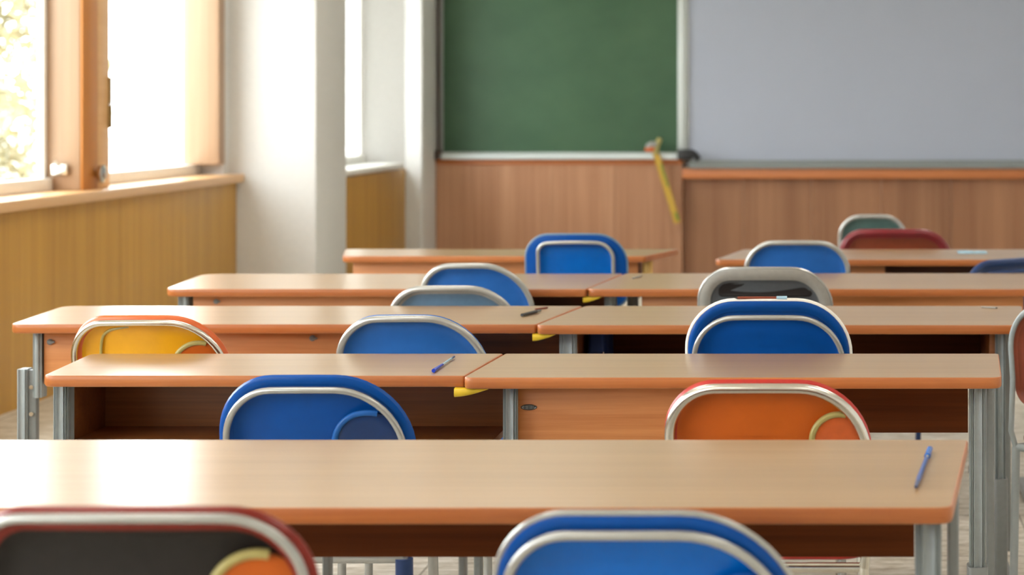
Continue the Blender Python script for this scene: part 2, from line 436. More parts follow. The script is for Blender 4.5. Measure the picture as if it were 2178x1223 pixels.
# fourth row
make_desk('fourth row desk on the left beneath the white column', -2.203, -0.822, 6.545, 7.15, xlb=-2.262, xrb=-0.766, radii=(0.07, 0.008, 0.008, 0.08),
          rside=False, bx=(-2.135, -0.79), yback=7.02, segs=[(-2.133, -1.02)], bolts=[(460, 641)], yfront=6.63,
          legs=[(xat(395, 6.66), 6.66, 0.040, 0.055, 'fluted'), (-0.86, 7.07, 0.02, 0.03, 'plain')], feet=[(xat(395, 6.66), 6.60, 7.1), (-0.86, 6.60, 7.1)])
make_desk('fourth row desk on the right, behind the grey chair', -0.820, 0.70, 6.545, 7.17, xlb=-0.756, xrb=0.74, radii=(0.03, 0.03, 0.02, 0.03),
          bx=(-0.648, 0.62), yback=7.02, segs=[(-0.646, 0.618)], yfront=6.63,
          legs=[(xat(1299, 6.66), 6.66, 0.040, 0.055, 'fluted'), (xat(1346, 7.085), 7.085, 0.038, 0.05, 'fluted'), (0.66, 6.66, 0.04, 0.055, 'fluted')],
          feet=[(xat(1299, 6.66), 6.60, 7.1), (xat(1346, 7.085), 6.60, 7.12), (0.66, 6.60, 7.1)], hook=(xat(1240, 6.56), 6.56, 0.06))
# fifth row
make_desk('farthest desk on the left, below the green chalkboard', -1.972, -0.765, 7.98, 8.38, xlb=-2.06, xrb=-0.66, radii=(0.05, 0.02, 0.02, 0.03),
          bx=(-1.95, -0.80), yback=8.28, segs=[(-1.948, -0.802)], lm=M['leg_yellow'], yfront=8.05,
          legs=[(-1.90, 8.12, 0.04, 0.05, 'plain'), (xat(1377, 8.10), 8.10, 0.040, 0.05, 'fluted')], feet=[(-1.90, 8.03, 8.35), (xat(1377, 8.10), 8.03, 8.35)])
make_desk('farthest desk on the right, in front of the maroon chair', -0.478, 0.95, 7.80, 8.37, xlb=-0.39, xrb=0.98, radii=(0.03, 0.03, 0.02, 0.03),
          bx=(-0.45, 0.88), yback=8.27, segs=[(-0.448, 0.19)], yfront=7.88,
          legs=[(-0.40, 8.32, 0.03, 0.04, 'plain'), (0.86, 8.32, 0.03, 0.04, 'plain')], feet=[(-0.40, 7.86, 8.35), (0.86, 7.86, 8.35)])

# ------------------------------------------------------------------ chairs
def outline(hw, h, d, rtl, rtr, rb, top_cut=0.0, crown=0.006):
    """back-rest outline seen from behind, inset by d; first point lower left, running up the left side, over the top and down"""
    x0, x1, z0, z1 = -hw + d, hw - d, d, h - d - top_cut
    rl, rr, r0 = max(rtl - d, 0.004), max(rtr - d, 0.004), max(rb - d, 0.004)
    mh = (z1 - z0) / 2 - 0.0005; mw = (x1 - x0) / 2 - 0.0005
    rl, rr, r0 = min(rl, mh * 1.45, mw), min(rr, mh * 1.45, mw), min(r0, mh * 0.5, mw)
    pts = []
    def arc(cx, cz, r, a0, a1, n=12):
        for k in range(n + 1):
            a = math.radians(a0 + (a1 - a0) * k / n)
            pts.append((cx + r * math.cos(a), cz + r * math.sin(a)))
    def line(a, b, n):
        for k in range(1, n): pts.append((a[0] + (b[0] - a[0]) * k / n, a[1] + (b[1] - a[1]) * k / n))
    line((x0, z0 + r0), (x0, z1 - rl), 4)
    arc(x0 + rl, z1 - rl, rl, 180, 90)
    line((x0 + rl, z1), (x1 - rr, z1), 12)
    arc(x1 - rr, z1 - rr, rr, 90, 0)
    line((x1, z1 - rr), (x1, z0 + r0), 4)
    arc(x1 - r0, z0 + r0, r0, 0, -90, 8)
    line((x1 - r0, z0), (x0 + r0, z0), 12)
    arc(x0 + r0, z0 + r0, r0, 270, 180, 8)
    out = []
    for x, z in pts:
        out.append((x, z + crown * (1 - (x / hw) ** 2) * max(0, z / h)))
    return out

CHAIR_GROUP = 'plastic school chairs at the desks'
def make_chair(label, X, Y, w, ztop, shell, panel=None, tube_mat=None, tin=0.02, ttop=0.024, trim=None, pocket=None, rl=0.10, rr=0.12,
               rot=0.0, lip=0.026, tr=0.0068, leg_mat=None, leg_r=0.011, hb=0.27, seat_z=0.475, tilt=0.13, k=0.7, slot=None, seat_mat=None, lift=0.0, lines=()):
    root = thing('school_chair', label, 'chair', (X, Y, 0), rot, CHAIR_GROUP)
    panel = panel or shell; tube_mat = tube_mat or M['grey_tube']
    hw = w / 2; h = hb; zb = ztop - hb - 0.006
    def S(x, z, off):            # onto the curved, reclined back
        return (x, 0.02 + k * x * x - tilt * (z - 0.10) + off, zb + z)
    O = lambda d, off, cut=0.0: [S(x, z, off) for x, z in outline(hw, h, d, rl, rr, 0.05, cut)]
    bm = bmesh.new()
    prof = [(lip + 0.003, 0.003), (lip - 0.001, 0.001), (lip - 0.006, -0.0035), (lip * 0.45, -0.006), (0.004, -0.0035), (0.0, 0.004), (0.002, 0.0115), (0.012, 0.017), (0.03, 0.022), (0.05, 0.023), (0.085, 0.023), (0.12, 0.023)]
    loft(bm, [O(d, off) for d, off in prof], False, True)
    link('backrest', bm, shell, root)
    bm = bmesh.new()
    prof = [(lip + 0.002, 0.0035), (lip + 0.005, 0.007), (lip + 0.012, 0.012), (lip + 0.022, 0.0155), (lip + 0.036, 0.0172), (lip + 0.055, 0.0178), (lip + 0.075, 0.018), (lip + 0.09, 0.018)]
    loft(bm, [O(d, off) for d, off in prof], False, True)
    pn = link('back_panel', bm, panel, root)
    if slot:
        bm = bmesh.new()
        sw, s0, s1 = slot[0], slot[1], slot[2]
        rg = lambda e, off: [S(x, s0 + e + z, off) for x, z in outline(sw - e, s1 - s0 - 2 * e, 0, 0.028, 0.028, 0.02)]
        loft(bm, [rg(0, 0.0185), rg(0, 0.012), rg(0.004, 0.0105), rg(0.009, 0.0125)], False, True)
        link('hand_slot', bm, slot[3], pn)
    if trim:
        bm = bmesh.new()
        P = outline(hw, h, 0.001, rl, rr, 0.05)
        tube(bm, [S(x, z, 0.002) for x, z in P], 0.0052, 8, closed=True)
        link('edge_trim', bm, trim, root)
    # bent tube behind the back, running down to the seat
    bm = bmesh.new()
    P = [p for p in outline(hw - tin, h - ttop, 0, max(rl - tin, 0.03), max(rr - tin, 0.03), 0.05)[:48]]
    P = [p for p in P if p[1] > 0.06 or True]
    off = -0.013 if tin > 0.006 else -0.007
    path = [S(x, z, off) for x, z in P]
    half = next(i for i, (x, z) in enumerate(P) if z > 0.02)
    sx = hw - tin
    a = path[0]; b = path[-1]
    path = [(-sx + 0.005, 0.05, seat_z - 0.03), (-sx, 0.035, seat_z + 0.015)] + path + [(sx, 0.035, seat_z + 0.015), (sx - 0.005, 0.05, seat_z - 0.03)]
    tube(bm, path, tr, 12)
    link('back_frame', bm, tube_mat, root)
    if pocket:
        pm, rm, u0, vt = pocket        # small loop-edged plate low on the right of the back
        u1 = sx - 0.004; v0 = 0.02
        pw = (u1 - u0) / 2; uc = (u0 + u1) / 2; ph = vt - v0
        ol = lambda e, of: [S(uc + x, v0 + e + z, of) for x, z in outline(pw - e, ph - 2 * e, 0, 0.06, 0.075, 0.01, crown=0.0)]
        bm = bmesh.new()
        loft(bm, [ol(0, 0.0175), ol(0, 0.004), ol(0.010, 0.001), ol(0.02, 0.002), ol(0.035, 0.004)], False, True)
        pk = link('corner_plate', bm, pm, root)
        bm = bmesh.new()
        tube(bm, [S(uc + x, v0 + z, 0.002) for x, z in outline(pw, ph, 0, 0.06, 0.075, 0.01, crown=0.0)[:30]], 0.0062, 10)
        link('plate_rim', bm, rm, pk)
    for lm_, pts in lines:
        bm = bmesh.new(); tube(bm, smooth_path([S(x, z, 0.011) for x, z in pts], 3), 0.0035, 8)
        link('seam', bm, lm_, pn)
    # seat
    bm = bmesh.new()
    pl = round_poly([(-hw + 0.015, 0.045), (hw - 0.015, 0.045), (hw - 0.005, 0.355), (-hw + 0.005, 0.355)], (0.05, 0.05, 0.06, 0.06), 8)
    rg = lambda d, z: [(p.x, p.y, z + 0.10 * (p.x ** 2) - (0.012 * max(0, (p.y - 0.28) / 0.075)) ) for p in inset_poly(pl, d)]
    loft(bm, [rg(0.004, seat_z - 0.016), rg(0, seat_z - 0.013), rg(0, seat_z - 0.004), rg(0.005, seat_z), rg(0.03, seat_z - 0.003)])
    link('seat', bm, seat_mat or shell, root)
    bm = bmesh.new()
    fz = seat_z - 0.030
    tube(bm, [(-sx + 0.005, 0.05, fz), (sx - 0.005, 0.05, fz), (sx - 0.01, 0.33, fz - 0.012), (-sx + 0.01, 0.33, fz - 0.012)], 0.010, 10, closed=True)
    link('seat_frame', bm, tube_mat, root)
    for s in (-1, 1):
        for (ya, yb_, lmat, lr) in ((0.05, 0.045, leg_mat or tube_mat, leg_r), (0.33, 0.345, tube_mat, 0.011)):
            bm = bmesh.new()
            tube(bm, [(s * (sx - 0.006), ya, fz), (s * (sx - 0.003), (ya + yb_) / 2, fz / 2), (s * (sx), yb_, 0.012)], lr, 12)
            lg = link('leg', bm, lmat, root)
            bm = bmesh.new()
            tube(bm, [(s * sx, yb_, 0.0), (s * sx, yb_, 0.004), (s * sx, yb_, 0.028)], [lr + 0.002, lr + 0.004, lr + 0.0025], 12)
            link('foot_cap', bm, M['rubber'], lg)
    return root

def chair_px(label, x0, x1, ytop, Y, shell, **kw):
    a = at(x0, ytop, Y); b = at(x1, ytop, Y)
    yo = kw.pop('yo', 0.0)
    return make_chair(label, (a.x + b.x) / 2, Y + yo, b.x - a.x, a.z, shell, **kw)

chair_px('charcoal chair with a red rim and an orange corner, nearest at left', -92, 660, 1076, 2.36, M['red_dark'], panel=M['charcoal'], tr=0.006, tube_mat=M['grey_tube'], tin=0.012, ttop=0.012,
         pocket=(M['orange'], M['khaki'], 0.085, 0.215), rl=0.075, rr=0.10)
chair_px('nearest blue chair, pale bent tube on its back, before the long front desk', 1040, 1712, 1090, 2.62, M['blue'], panel=M['blue_bright'], trim=M['grey_tube'], tin=0.018, ttop=0.028, rl=0.10, rr=0.165,
         pocket=(M['blue'], M['blue_light'], 0.07, 0.185))
chair_px('blue chair in the second row with a rounded blue plate on its back', 452, 876, 797, 3.95, M['blue'], tin=0.020, ttop=0.029, rl=0.115, rr=0.15, tube_mat=M['grey_tube'],
         pocket=(M['blue_navy'], M['blue_light'], 0.04, 0.198), leg_mat=M['blue_navy'], leg_r=0.018)
chair_px('orange chair with a red rim and a steel tube on its back', 1409, 1857, 807, 3.87, M['red'], panel=M['orange'], tube_mat=M['steel'], tin=0.012, ttop=0.016, rl=0.10, rr=0.145, lip=0.022, tr=0.0105,
         pocket=(M['orange_edge'], M['khaki'], 0.085, 0.205))
chair_px('yellow chair with an orange rim, by the left end of its desk', 142, 484, 670, 4.95, M['orange_edge'], panel=M['amber'], tube_mat=M['steel'], tin=0.010, ttop=0.018, rl=0.09, rr=0.145, lip=0.022, tr=0.008,
         pocket=(M['orange'], M['khaki'], 0.06, 0.205), lines=[(M['khaki'], [(-0.125, 0.06), (-0.128, 0.19), (-0.115, 0.235), (-0.05, 0.246)])])
chair_px('mid blue chair with a grey tube along its rim, next right of the yellow chair', 710, 1038, 669, 5.0, M['blue_light'], tin=0.006, ttop=0.010, rl=0.11, rr=0.155, lip=0.018, tr=0.009)
chair_px('blue chair with a white top edge, in front of the grey chair', 1458, 1810, 637, 4.97, M['blue'], trim=M['white'], tin=0.020, ttop=0.044, rl=0.12, rr=0.135, tube_mat=M['grey_tube'])
chair_px('low blue grey chair in front of another blue chair', 826, 1102, 613, 6.07, M['grey'], panel=M['blue_grey'], tin=0.0, ttop=0.0, rl=0.10, rr=0.15, tube_mat=M['grey_tube'], lip=0.014, tr=0.0095)
chair_px('blue chair with a grey rim tucked behind the low blue grey chair', 896, 1131, 565, 6.47, M['blue_light'], tin=0.0, ttop=0.0, rl=0.09, rr=0.16, tube_mat=M['grey_tube'], lip=0.014, tr=0.0095)
chair_px('grey chair with a dark recessed back', 1484, 1770, 570, 6.15, M['grey'], panel=M['grey_dark'], trim=M['grey_tube'], tin=0.03, ttop=0.10, rl=0.10, rr=0.125, lip=0.034, tube_mat=M['grey_dark'],
         slot=(0.145, 0.185, 0.232, M['charcoal']))
chair_px('shiny bright blue chair below the chalkboard', 1115, 1332, 498, 7.47, M['blue'], panel=M['blue_bright'], tin=0.05, ttop=0.03, rl=0.085, rr=0.11, lip=0.046, tube_mat=M['grey_tube'], trim=M['blue_grey'], tr=0.007)
chair_px('mid blue chair with a pale rim at the farthest desk on the right', 1587, 1804, 516, 7.40, M['blue_light'], tin=0.0, ttop=0.0, rl=0.10, rr=0.11, tube_mat=M['grey_tube'], lip=0.014, tr=0.0095,
         pocket=(M['blue_navy'], M['grey_tube'], 0.07, 0.15))
chair_px('maroon chair with a brown back, behind the farthest desk on the right', 1785, 2028, 487, 8.62, M['maroon'], panel=M['brown'], tin=0.02, ttop=0.016, rl=0.10, rr=0.14, lip=0.036, tube_mat=M['maroon'])
chair_px('dark teal chair with a pale rim behind the maroon chair', 1787, 1926, 460, 9.30, M['teal'], tin=0.0, ttop=0.0, rl=0.09, rr=0.10, tube_mat=M['grey_tube'], lip=0.014, tr=0.010)
make_chair('navy blue chair turned sideways at the right edge of the picture', 0.665, 7.435, 0.42, 0.785, M['blue_navy'], rot=math.radians(40), rl=0.085, rr=0.10, tin=0.03, ttop=0.05, tube_mat=M['blue_navy'])
make_chair('brown chair with a grey tube rim, cut by the right edge, turned outward', 0.605, 5.15, 0.40, 0.83, M['brown'], tube_mat=M['leg'], rot=math.radians(-35), tin=0.0, ttop=0.0, rl=0.12, rr=0.12, lip=0.014, tr=0.0075)

# ------------------------------------------------------------------ small things
def pen(name, label, p0, p1, parts, cat='pen'):
    """p0, p1: ends on the table; parts: (name, t0, t1, r0, r1, material)"""
    a = Vector(p0); b = Vector(p1)
    root = thing(name, label, cat, a)
    for nm, t0, t1, r0, r1, m in parts:
        bm = bmesh.new()
        rm = max(q for _, _, _, q0, q1, _ in parts for q in (q0, q1))
        A = (b - a) * t0; B = (b - a) * t1
        up = Vector((0, 0, rm + 0.0003))
        pts = [A.lerp(B, k / 6) + up for k in range(7)]
        rr = [r0 + (r1 - r0) * k / 6 for k in range(7)]
        tube(bm, pts, rr, 12)
        link(nm, bm, m, root)
    return root
def desk_pt(px, py):
    Y = F * (EYE - TOP) / (py - CY); return Vector((xat(px, Y), Y, TOP))
pen('ballpoint_pen', 'blue and clear pen lying on the second row left desk', desk_pt(922, 793), desk_pt(966, 763),
    [('grip', 0, 0.42, 0.0045, 0.0032, M['pen_blue']), ('barrel', 0.42, 0.86, 0.0028, 0.0028, M['clear_blue']), ('cap', 0.86, 1, 0.003, 0.0024, M['blue_navy'])])
pen('ballpoint_pen', 'blue pen lying across the right end of the nearest desk', desk_pt(1948, 1043), desk_pt(1978, 962),
    [('tip', 0, 0.12, 0.0022, 0.0038, M['blue_navy']), ('barrel', 0.12, 0.74, 0.0038, 0.0034, M['blue']), ('cap', 0.80, 1, 0.0052, 0.0052, M['blue_bright']), ('ferrule', 0.74, 0.80, 0.0026, 0.0026, M['grey'])])
pen('ballpoint_pen', 'black pen lying near the desk joint in the third row', desk_pt(1110, 674), desk_pt(1150, 664),
    [('barrel', 0, 0.75, 0.0045, 0.005, M['black']), ('cap', 0.75, 1, 0.0042, 0.0030, M['grey_dark'])])
pen('pencil', 'thin brown pencil lying beside the black pen in the third row', desk_pt(1139, 660), desk_pt(1166, 656),
    [('shaft', 0, 0.9, 0.0028, 0.0028, M['brown']), ('tip', 0.9, 1, 0.0028, 0.0008, M['black'])], 'pencil')
pen('pencil', 'dark pencil lying on the fourth row desk right of the joint', desk_pt(1345, 594), desk_pt(1366, 588),
    [('shaft', 0, 0.9, 0.003, 0.003, M['grey']), ('tip', 0.9, 1, 0.003, 0.0008, M['black'])], 'pencil')
pen('pencil', 'thin grey pencil lying at the right end of the third row desk', desk_pt(2088, 655), desk_pt(2122, 657),
    [('shaft', 0, 0.9, 0.0024, 0.0024, M['grey']), ('tip', 0.9, 1, 0.0024, 0.0008, M['black'])], 'pencil')
# crumpled pale blue tissue on the farthest desk
bm = bmesh.new()
p = desk_pt(2068, 538)
n = 14
grid = [[bm.verts.new((-0.06 + 0.12 * i / n, -0.05 + 0.10 * j / n, 0.0015 + 0.006 * random.random() * (1 if 0 < i < n and 0 < j < n else 0))) for j in range(n + 1)] for i in range(n + 1)]
for i in range(n):
    for j in range(n): bm.faces.new((grid[i][j], grid[i + 1][j], grid[i + 1][j + 1], grid[i][j + 1]))
o = link('paper_sheet', bm, M['clear_blue']); o.location = p
sol = o.modifiers.new('thickness', 'SOLIDIFY'); sol.thickness = 0.0008; sol.offset = 1
tag(o, 'pale blue crumpled paper lying on the farthest right desk', 'paper')
# pencil with a pale blue end lying along the top of a chair back
pa = at(1562, 633.5, 4.968); pb = at(1674, 633.5, 4.968)
pc = thing('pencil', 'brown pencil with a pale blue end lying on the blue chair top', 'pencil', pa)
dp = pb - pa
for nm, t0, t1, r0, r1, m in (('tip', 0, 0.06, 0.0008, 0.0032, M['black']), ('shaft', 0.06, 0.80, 0.0034, 0.0034, M['brown']), ('end_cap', 0.80, 1.0, 0.0046, 0.0046, M['clear_blue'])):
    bm = bmesh.new(); tube(bm, [dp * (t0 + (t1 - t0) * k / 4) for k in range(5)], [r0 + (r1 - r0) * k / 4 for k in range(5)], 10)
    link(nm, bm, m, pc)

# navy bag on the shelf
def make_bag():
    y0, y1 = 5.66, 5.86
    x0, x1 = xat(1252, 5.72), xat(1296, 5.72)
    z0, z1 = BOX_LO + 0.0165, 0.716
    cx, cy = (x0 + x1) / 2, (y0 + y1) / 2
    r = thing('book_bag', 'navy blue bag standing on the open shelf of the third row desk', 'bag', (cx, cy, z0))
    bm = bmesh.new()
    hw, hd, h = (x1 - x0) / 2, (y1 - y0) / 2, z1 - z0
    ring = lambda s, z: [(hw * s * math.copysign(abs(math.cos(t)) ** 0.4, math.cos(t)), hd * s * math.copysign(abs(math.sin(t)) ** 0.4, math.sin(t)), z) for t in [2 * math.pi * k / 40 for k in range(40)]]
    loft(bm, [ring(0.9, 0), ring(1, 0.008), ring(1.0, h * 0.5), ring(0.97, h * 0.8), ring(0.9, h * 0.95), ring(0.8, h)])
    link('body', bm, M['canvas'], r)
    bm = bmesh.new(); box(bm, (-hw * 0.8, -hd - 0.008, 0.012), (hw * 0.8, -hd + 0.006, h * 0.5), 0.005)
    link('pocket', bm, M['canvas'], r)
    bm = bmesh.new(); tube(bm, [(hw * 0.7, -hd - 0.010, h * 0.52), (hw * 0.7, -hd - 0.010, h * 0.44)], 0.003, 8)
    link('zip_pull', bm, M['steel'], r)
make_bag()

# ------------------------------------------------------------------ room shell
RX, BACK, CEIL = 3.3, -5.0, 3.25
FRONT = 15.8
structure(boxobj('floor', (-4.0, BACK - 0.2, -0.12), (RX + 0.2, FRONT + 0.2, 0.0), M['floor']))
structure(boxobj('ceiling', (-4.0, BACK - 0.2, CEIL), (RX + 0.2, FRONT + 0.2, CEIL + 0.15), M['ceiling']))
structure(boxobj('wall_right', (RX, BACK - 0.2, 0), (RX + 0.2, FRONT + 0.2, CEIL), M['wall']))
structure(boxobj('wall_back', (-3.95, BACK - 0.2, 0), (RX, BACK, CEIL), M['wall']))
structure(boxobj('wall_front', (-3.95, FRONT, 0), (RX, FRONT + 0.2, CEIL), M['wall']))
# left wall: parapet, lintel, piers; windows of the first bay run to the column
LW = bmesh.new()
box(LW, (-3.95, BACK, 0), (-3.672, 12.30, 0.898))
box(LW, (-3.95, BACK, 2.75), (-3.672, 12.30, CEIL))
box(LW, (-3.95, 12.055, 0.898), (-3.70, 12.30, 2.75))
box(LW, (-3.95, BACK, 0.898), (-3.672, -3.06, 2.75))
# second bay
box(LW, (-3.95, 12.30, 0), (-3.30, 15.2, 0.885))
box(LW, (-3.95, 12.30, 2.75), (-3.30, 15.2, CEIL))
structure(link('wall_left', LW, M['wall'], smooth=False))
# splayed jamb and the corner pier
bm = bmesh.new()
pl = [(-3.95, 15.0), (-3.545, 14.98), (-3.28, 15.2), (-3.28, 15.2), (-3.108, 15.2), (-3.108, 15.799), (-3.95, 15.799)]
pl = [(-3.95, 15.0), (-3.545, 14.98), (-3.28, 15.2), (-3.160, 15.2), (-3.150, 15.21), (-3.150, 15.799), (-3.95, 15.799)]
loft(bm, [[(x, y, 0.0) for x, y in pl], [(x, y, CEIL) for x, y in pl]])
structure(link('wall_corner', bm, M['wall'], smooth=False), 'white corner pier between the last window and the chalkboard', 'wall')
# column
bm = bmesh.new(); box(bm, (-3.949, 12.165, 0), (-3.168, 12.92, CEIL), 0.006)
structure(link('column', bm, M['wall']), 'white square column standing between the windows', 'column')

# panelling under the left windows
bm = bmesh.new()
ys = [BACK + 0.01, -3.1, -1.05, 1.0, 3.06, 5.1, 7.14, 8.16, 10.2, 11.14, 12.163]
for a, b in zip(ys[:-1], ys[1:]): box(bm, (-3.671, a + 0.0015, 0.0), (-3.65, b - 0.0015, 0.884))
structure(link('trim_1', bm, M['panel_left'], smooth=False), 'golden wood panelling under the left windows', 'panelling')
bm = bmesh.new(); box(bm, (-3.299, 12.93, 0.0), (-3.278, 15.198, 0.872))
structure(link('trim_2', bm, M['panel_left'], smooth=False), 'wood panelling under the window beyond the column', 'panelling')
# sills
bm = bmesh.new(); box(bm, (-3.92, BACK + 0.01, 0.886), (-3.60, 12.16, 0.936), 0.006)
structure(link('trim_3', bm, M['sill']), 'peach wood window sill along the left wall', 'sill')
bm = bmesh.new(); box(bm, (-3.92, 12.925, 0.886), (-3.245, 14.975, 0.922), 0.006)
bm2 = bmesh.new()
structure(link('trim_4', bm, M['white']), 'white window sill beyond the column', 'sill'); bm2.free()
# front wall panelling
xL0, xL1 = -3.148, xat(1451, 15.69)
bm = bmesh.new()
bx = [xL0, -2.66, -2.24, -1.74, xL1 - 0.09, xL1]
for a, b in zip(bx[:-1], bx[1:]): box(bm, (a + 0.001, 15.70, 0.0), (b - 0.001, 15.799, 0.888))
structure(link('trim_5', bm, M['panel_front_lit'], smooth=False), 'brown wood panelling below the green chalkboard', 'panelling')
bm = bmesh.new(); box(bm, (xL0 + 0.001, 15.69, 0.889), (xL1, 15.799, 0.928), 0.004)
structure(link('trim_6', bm, M['rail']), 'orange wood rail below the green chalkboard', 'rail')
bm = bmesh.new()
xs = [xL1 + 0.001, -0.74, -0.2, 0.35, 0.9, 1.5, 2.1, 2.7, RX - 0.001]
for a, b in zip(xs[:-1], xs[1:]): box(bm, (a + 0.001, 15.775, 0.0), (b - 0.001, 15.799, 0.777))
structure(link('trim_7', bm, M['panel_front'], smooth=False), 'brown wood panelling below the whiteboard', 'panelling')
bm = bmesh.new(); box(bm, (xL1 + 0.001, 15.68, 0.778), (RX - 0.001, 15.799, 0.856), 0.006)
structure(link('trim_8', bm, M['rail']), 'orange wood ledge below the whiteboard', 'ledge')
bm = bmesh.new(); box(bm, (RX - 0.015, BACK + 0.01, 0.0), (RX - 0.0005, 15.67, 0.09), 0.003)
structure(link('baseboard_right', bm, M['rail']))
# thin pipe in the corner, between pier and chalkboard
bm = bmesh.new(); tube(bm, [(xat(933, 15.66), 15.66, 0.93), (xat(933, 15.66), 15.66, CEIL - 0.01)], 0.011, 12)
o = link('wall_pipe', bm, M['brown_dark']); tag(o, 'thin brown pipe running up the wall left of the chalkboard', 'pipe')

# windows
def window(n, label, y0, y1, xg, z0=0.9365, z1=2.749, posts=True, hardware=True):
    r = bpy.data.objects.new('window_%d' % n, None); COL.objects.link(r)
    r.location = (xg, y0, z0); structure(r, label, 'window')
    T = lambda x, y, z: (x - xg, y - y0, z - z0)
    bm = bmesh.new()
    for lo, hi in [((xg - 0.03, y0, z0), (xg + 0.035, y1, z0 + 0.062)), ((xg - 0.03, y0, z1 - 0.06), (xg + 0.035, y1, z1)),
                   ((xg - 0.025, y0, z0 + 0.062), (xg + 0.006, y0 + 0.05, z1 - 0.06)), ((xg - 0.025, y1 - 0.045, z0 + 0.062), (xg + 0.006, y1, z1 - 0.06))]:
        box(bm, T(*lo), T(*hi), 0.004)
    link('sash', bm, M['white'], r)
    boxobj('pane', T(xg - 0.004, y0 + 0.045, z0 + 0.06), T(xg, y1 - 0.055, z1 - 0.058), M['glass'], r)
    return r, T

def add_post(r, T, xg, y0, y1, x_in, z0=0.9365, z1=2.749, mats=None, knob=True):
    """wooden post at the far side of a window, standing in from the glass line"""
    ym = (y0 + y1) / 2
    boxobj('frame_post', T(-3.90, y0, z0), T(x_in, ym, z1), M['post'], r, 0.006)
    boxobj('shade_strip', T(x_in + 0.0005, y0 + 0.004, z0), T(x_in + 0.012, ym, z1), M['mullion'], r, 0.003)  # thin dark strip painting shade onto the post's room-facing side
    boxobj('casement_stile', T(-3.90, ym, z0), T(x_in - 0.004, y1, z1), M['sill'], r, 0.006)
    if knob:
        kp = Vector(T(x_in, ym - 0.03, z0 + 0.075))
        bm = bmesh.new()
        tube(bm, [kp + Vector((0, 0, 0)), kp + Vector((0.012, 0, 0)), kp + Vector((0.03, 0, 0)), kp + Vector((0.05, 0, 0)), kp + Vector((0.058, 0, 0))], [0.016, 0.014, 0.042, 0.046, 0.026], 18)
        box(bm, kp + Vector((0.0, -0.028, -0.07)), kp + Vector((0.008, 0.028, 0.09)), 0.003)
        kb = link('latch_knob', bm, M['steel'], r)
        bm = bmesh.new()
        hp = Vector(T(x_in - 0.004, y1 - 0.03, z0 + 0.30))
        box(bm, hp + Vector((-0.004, 0.004, 0.0)), hp + Vector((0.014, 0.034, 0.12)), 0.003)
        box(bm, hp + Vector((-0.004, 0.010, 0.121)), hp + Vector((0.012, 0.032, 0.26)), 0.003)
        link('handle', bm, M['brass'], r)
        for yy, xx in ((ym - 0.09, x_in), (ym + 0.1, x_in - 0.012)):
            p = Vector(T(xx, yy, 1.49))
            bm = bmesh.new(); tube(bm, [p, p + Vector((0.006, 0, 0)), p + Vector((0.009, 0, 0))], [0.012, 0.012, 0.006], 12)
            link('screw_cap', bm, M['sill'], r)

XG = -3.865
r, T = window(1, 'left window with trees outside, next to the wooden mullion', 7.95, 9.775, XG)
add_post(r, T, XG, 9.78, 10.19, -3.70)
p = Vector(T(-3.80, 9.775, 1.03))
bm = bmesh.new(); box(bm, p + Vector((-0.03, -0.03, -0.02)), p + Vector((0.05, 0.0, 0.035)), 0.006); tube(bm, [p + Vector((0.0, -0.02, 0.03)), p + Vector((0.02, -0.10, 0.045))], 0.009, 10)
link('stay_hook', bm, M['steel'], r)
r, T = window(2, 'bright window between the wooden mullion and the white column', 10.195, 12.05, XG)
boxobj('frame_post', T(-3.90, 11.93, 0.9985), T(-3.685, 12.052, 2.749), M['post'], r, 0.006)
r, T = window(3, 'narrow bright window beyond the white column', 12.93, 14.97, -3.56, z0=0.9225)
for i, (a, b) in enumerate(((5.75, 7.54), (3.55, 5.34), (1.35, 3.14), (-0.85, 0.94), (-3.05, -1.26))):  # unseen windows added along the left wall to brighten the room
    r, T = window(4 + i, 'added unseen left wall window toward the back, for fill light', a, b, XG)
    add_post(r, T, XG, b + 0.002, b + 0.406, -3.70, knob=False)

# ------------------------------------------------------------------ boards
cb = thing('chalkboard', 'green chalkboard with a pale tray on the front wall', 'chalkboard', (at(1190, 330, 15.7).x, 15.76, 1.6))
def rel(root, p): return Vector(p) - root.location
def bpart(root, name, lo, hi, mat, bev=0.003):
    return boxobj(name, rel(root, lo), rel(root, hi), mat, root, bev)
x0, x1 = xat(943, 15.74), xat(1442, 15.74)
bpart(cb, 'board_surface', (x0, 15.74, 0.985), (x1, 15.765, 2.25), M['chalk'], 0)
bpart(cb, 'side_rail', (x0 - 0.03, 15.715, 0.985), (x0, 15.775, 2.28), M['alu_dark'])
bpart(cb, 'side_rail', (x1, 15.715, 0.985), (x1 + 0.058, 15.775, 2.28), M['alu'])
bpart(cb, 'top_rail', (x0 - 0.03, 15.715, 2.281), (x1 + 0.058, 15.775, 2.33), M['alu'])
bm = bmesh.new()
prof = [(15.775, 0.984), (15.72, 0.984), (15.70, 0.962), (15.665, 0.958), (15.655, 0.972), (15.645, 0.97), (15.645, 0.934), (15.775, 0.930)]
loft(bm, [[rel(cb, (x, y, z)) for y, z in prof] for x in (x0 + 0.001, x1 + 0.02)])
link('chalk_tray', bm, M['alu'], cb)
cap = bpart(cb, 'corner_cap', (x0 - 0.062, 15.65, 0.93), (x0, 15.712, 1.0), M['brown_dark'], 0.008)
wb = thing('whiteboard', 'pale grey whiteboard right of the green chalkboard', 'whiteboard', (0.6, 15.78, 1.6))
x2 = x1 + 0.062
bpart(wb, 'board_surface', (x2 + 0.02, 15.752, 0.915), (2.6, 15.772, 2.3), M['whiteboard'], 0)
bpart(wb, 'side_rail', (x2, 15.735, 0.925), (x2 + 0.02, 15.785, 2.3), M['alu'])
bpart(wb, 'side_rail', (2.6, 15.735, 0.925), (2.62, 15.785, 2.3), M['alu'])
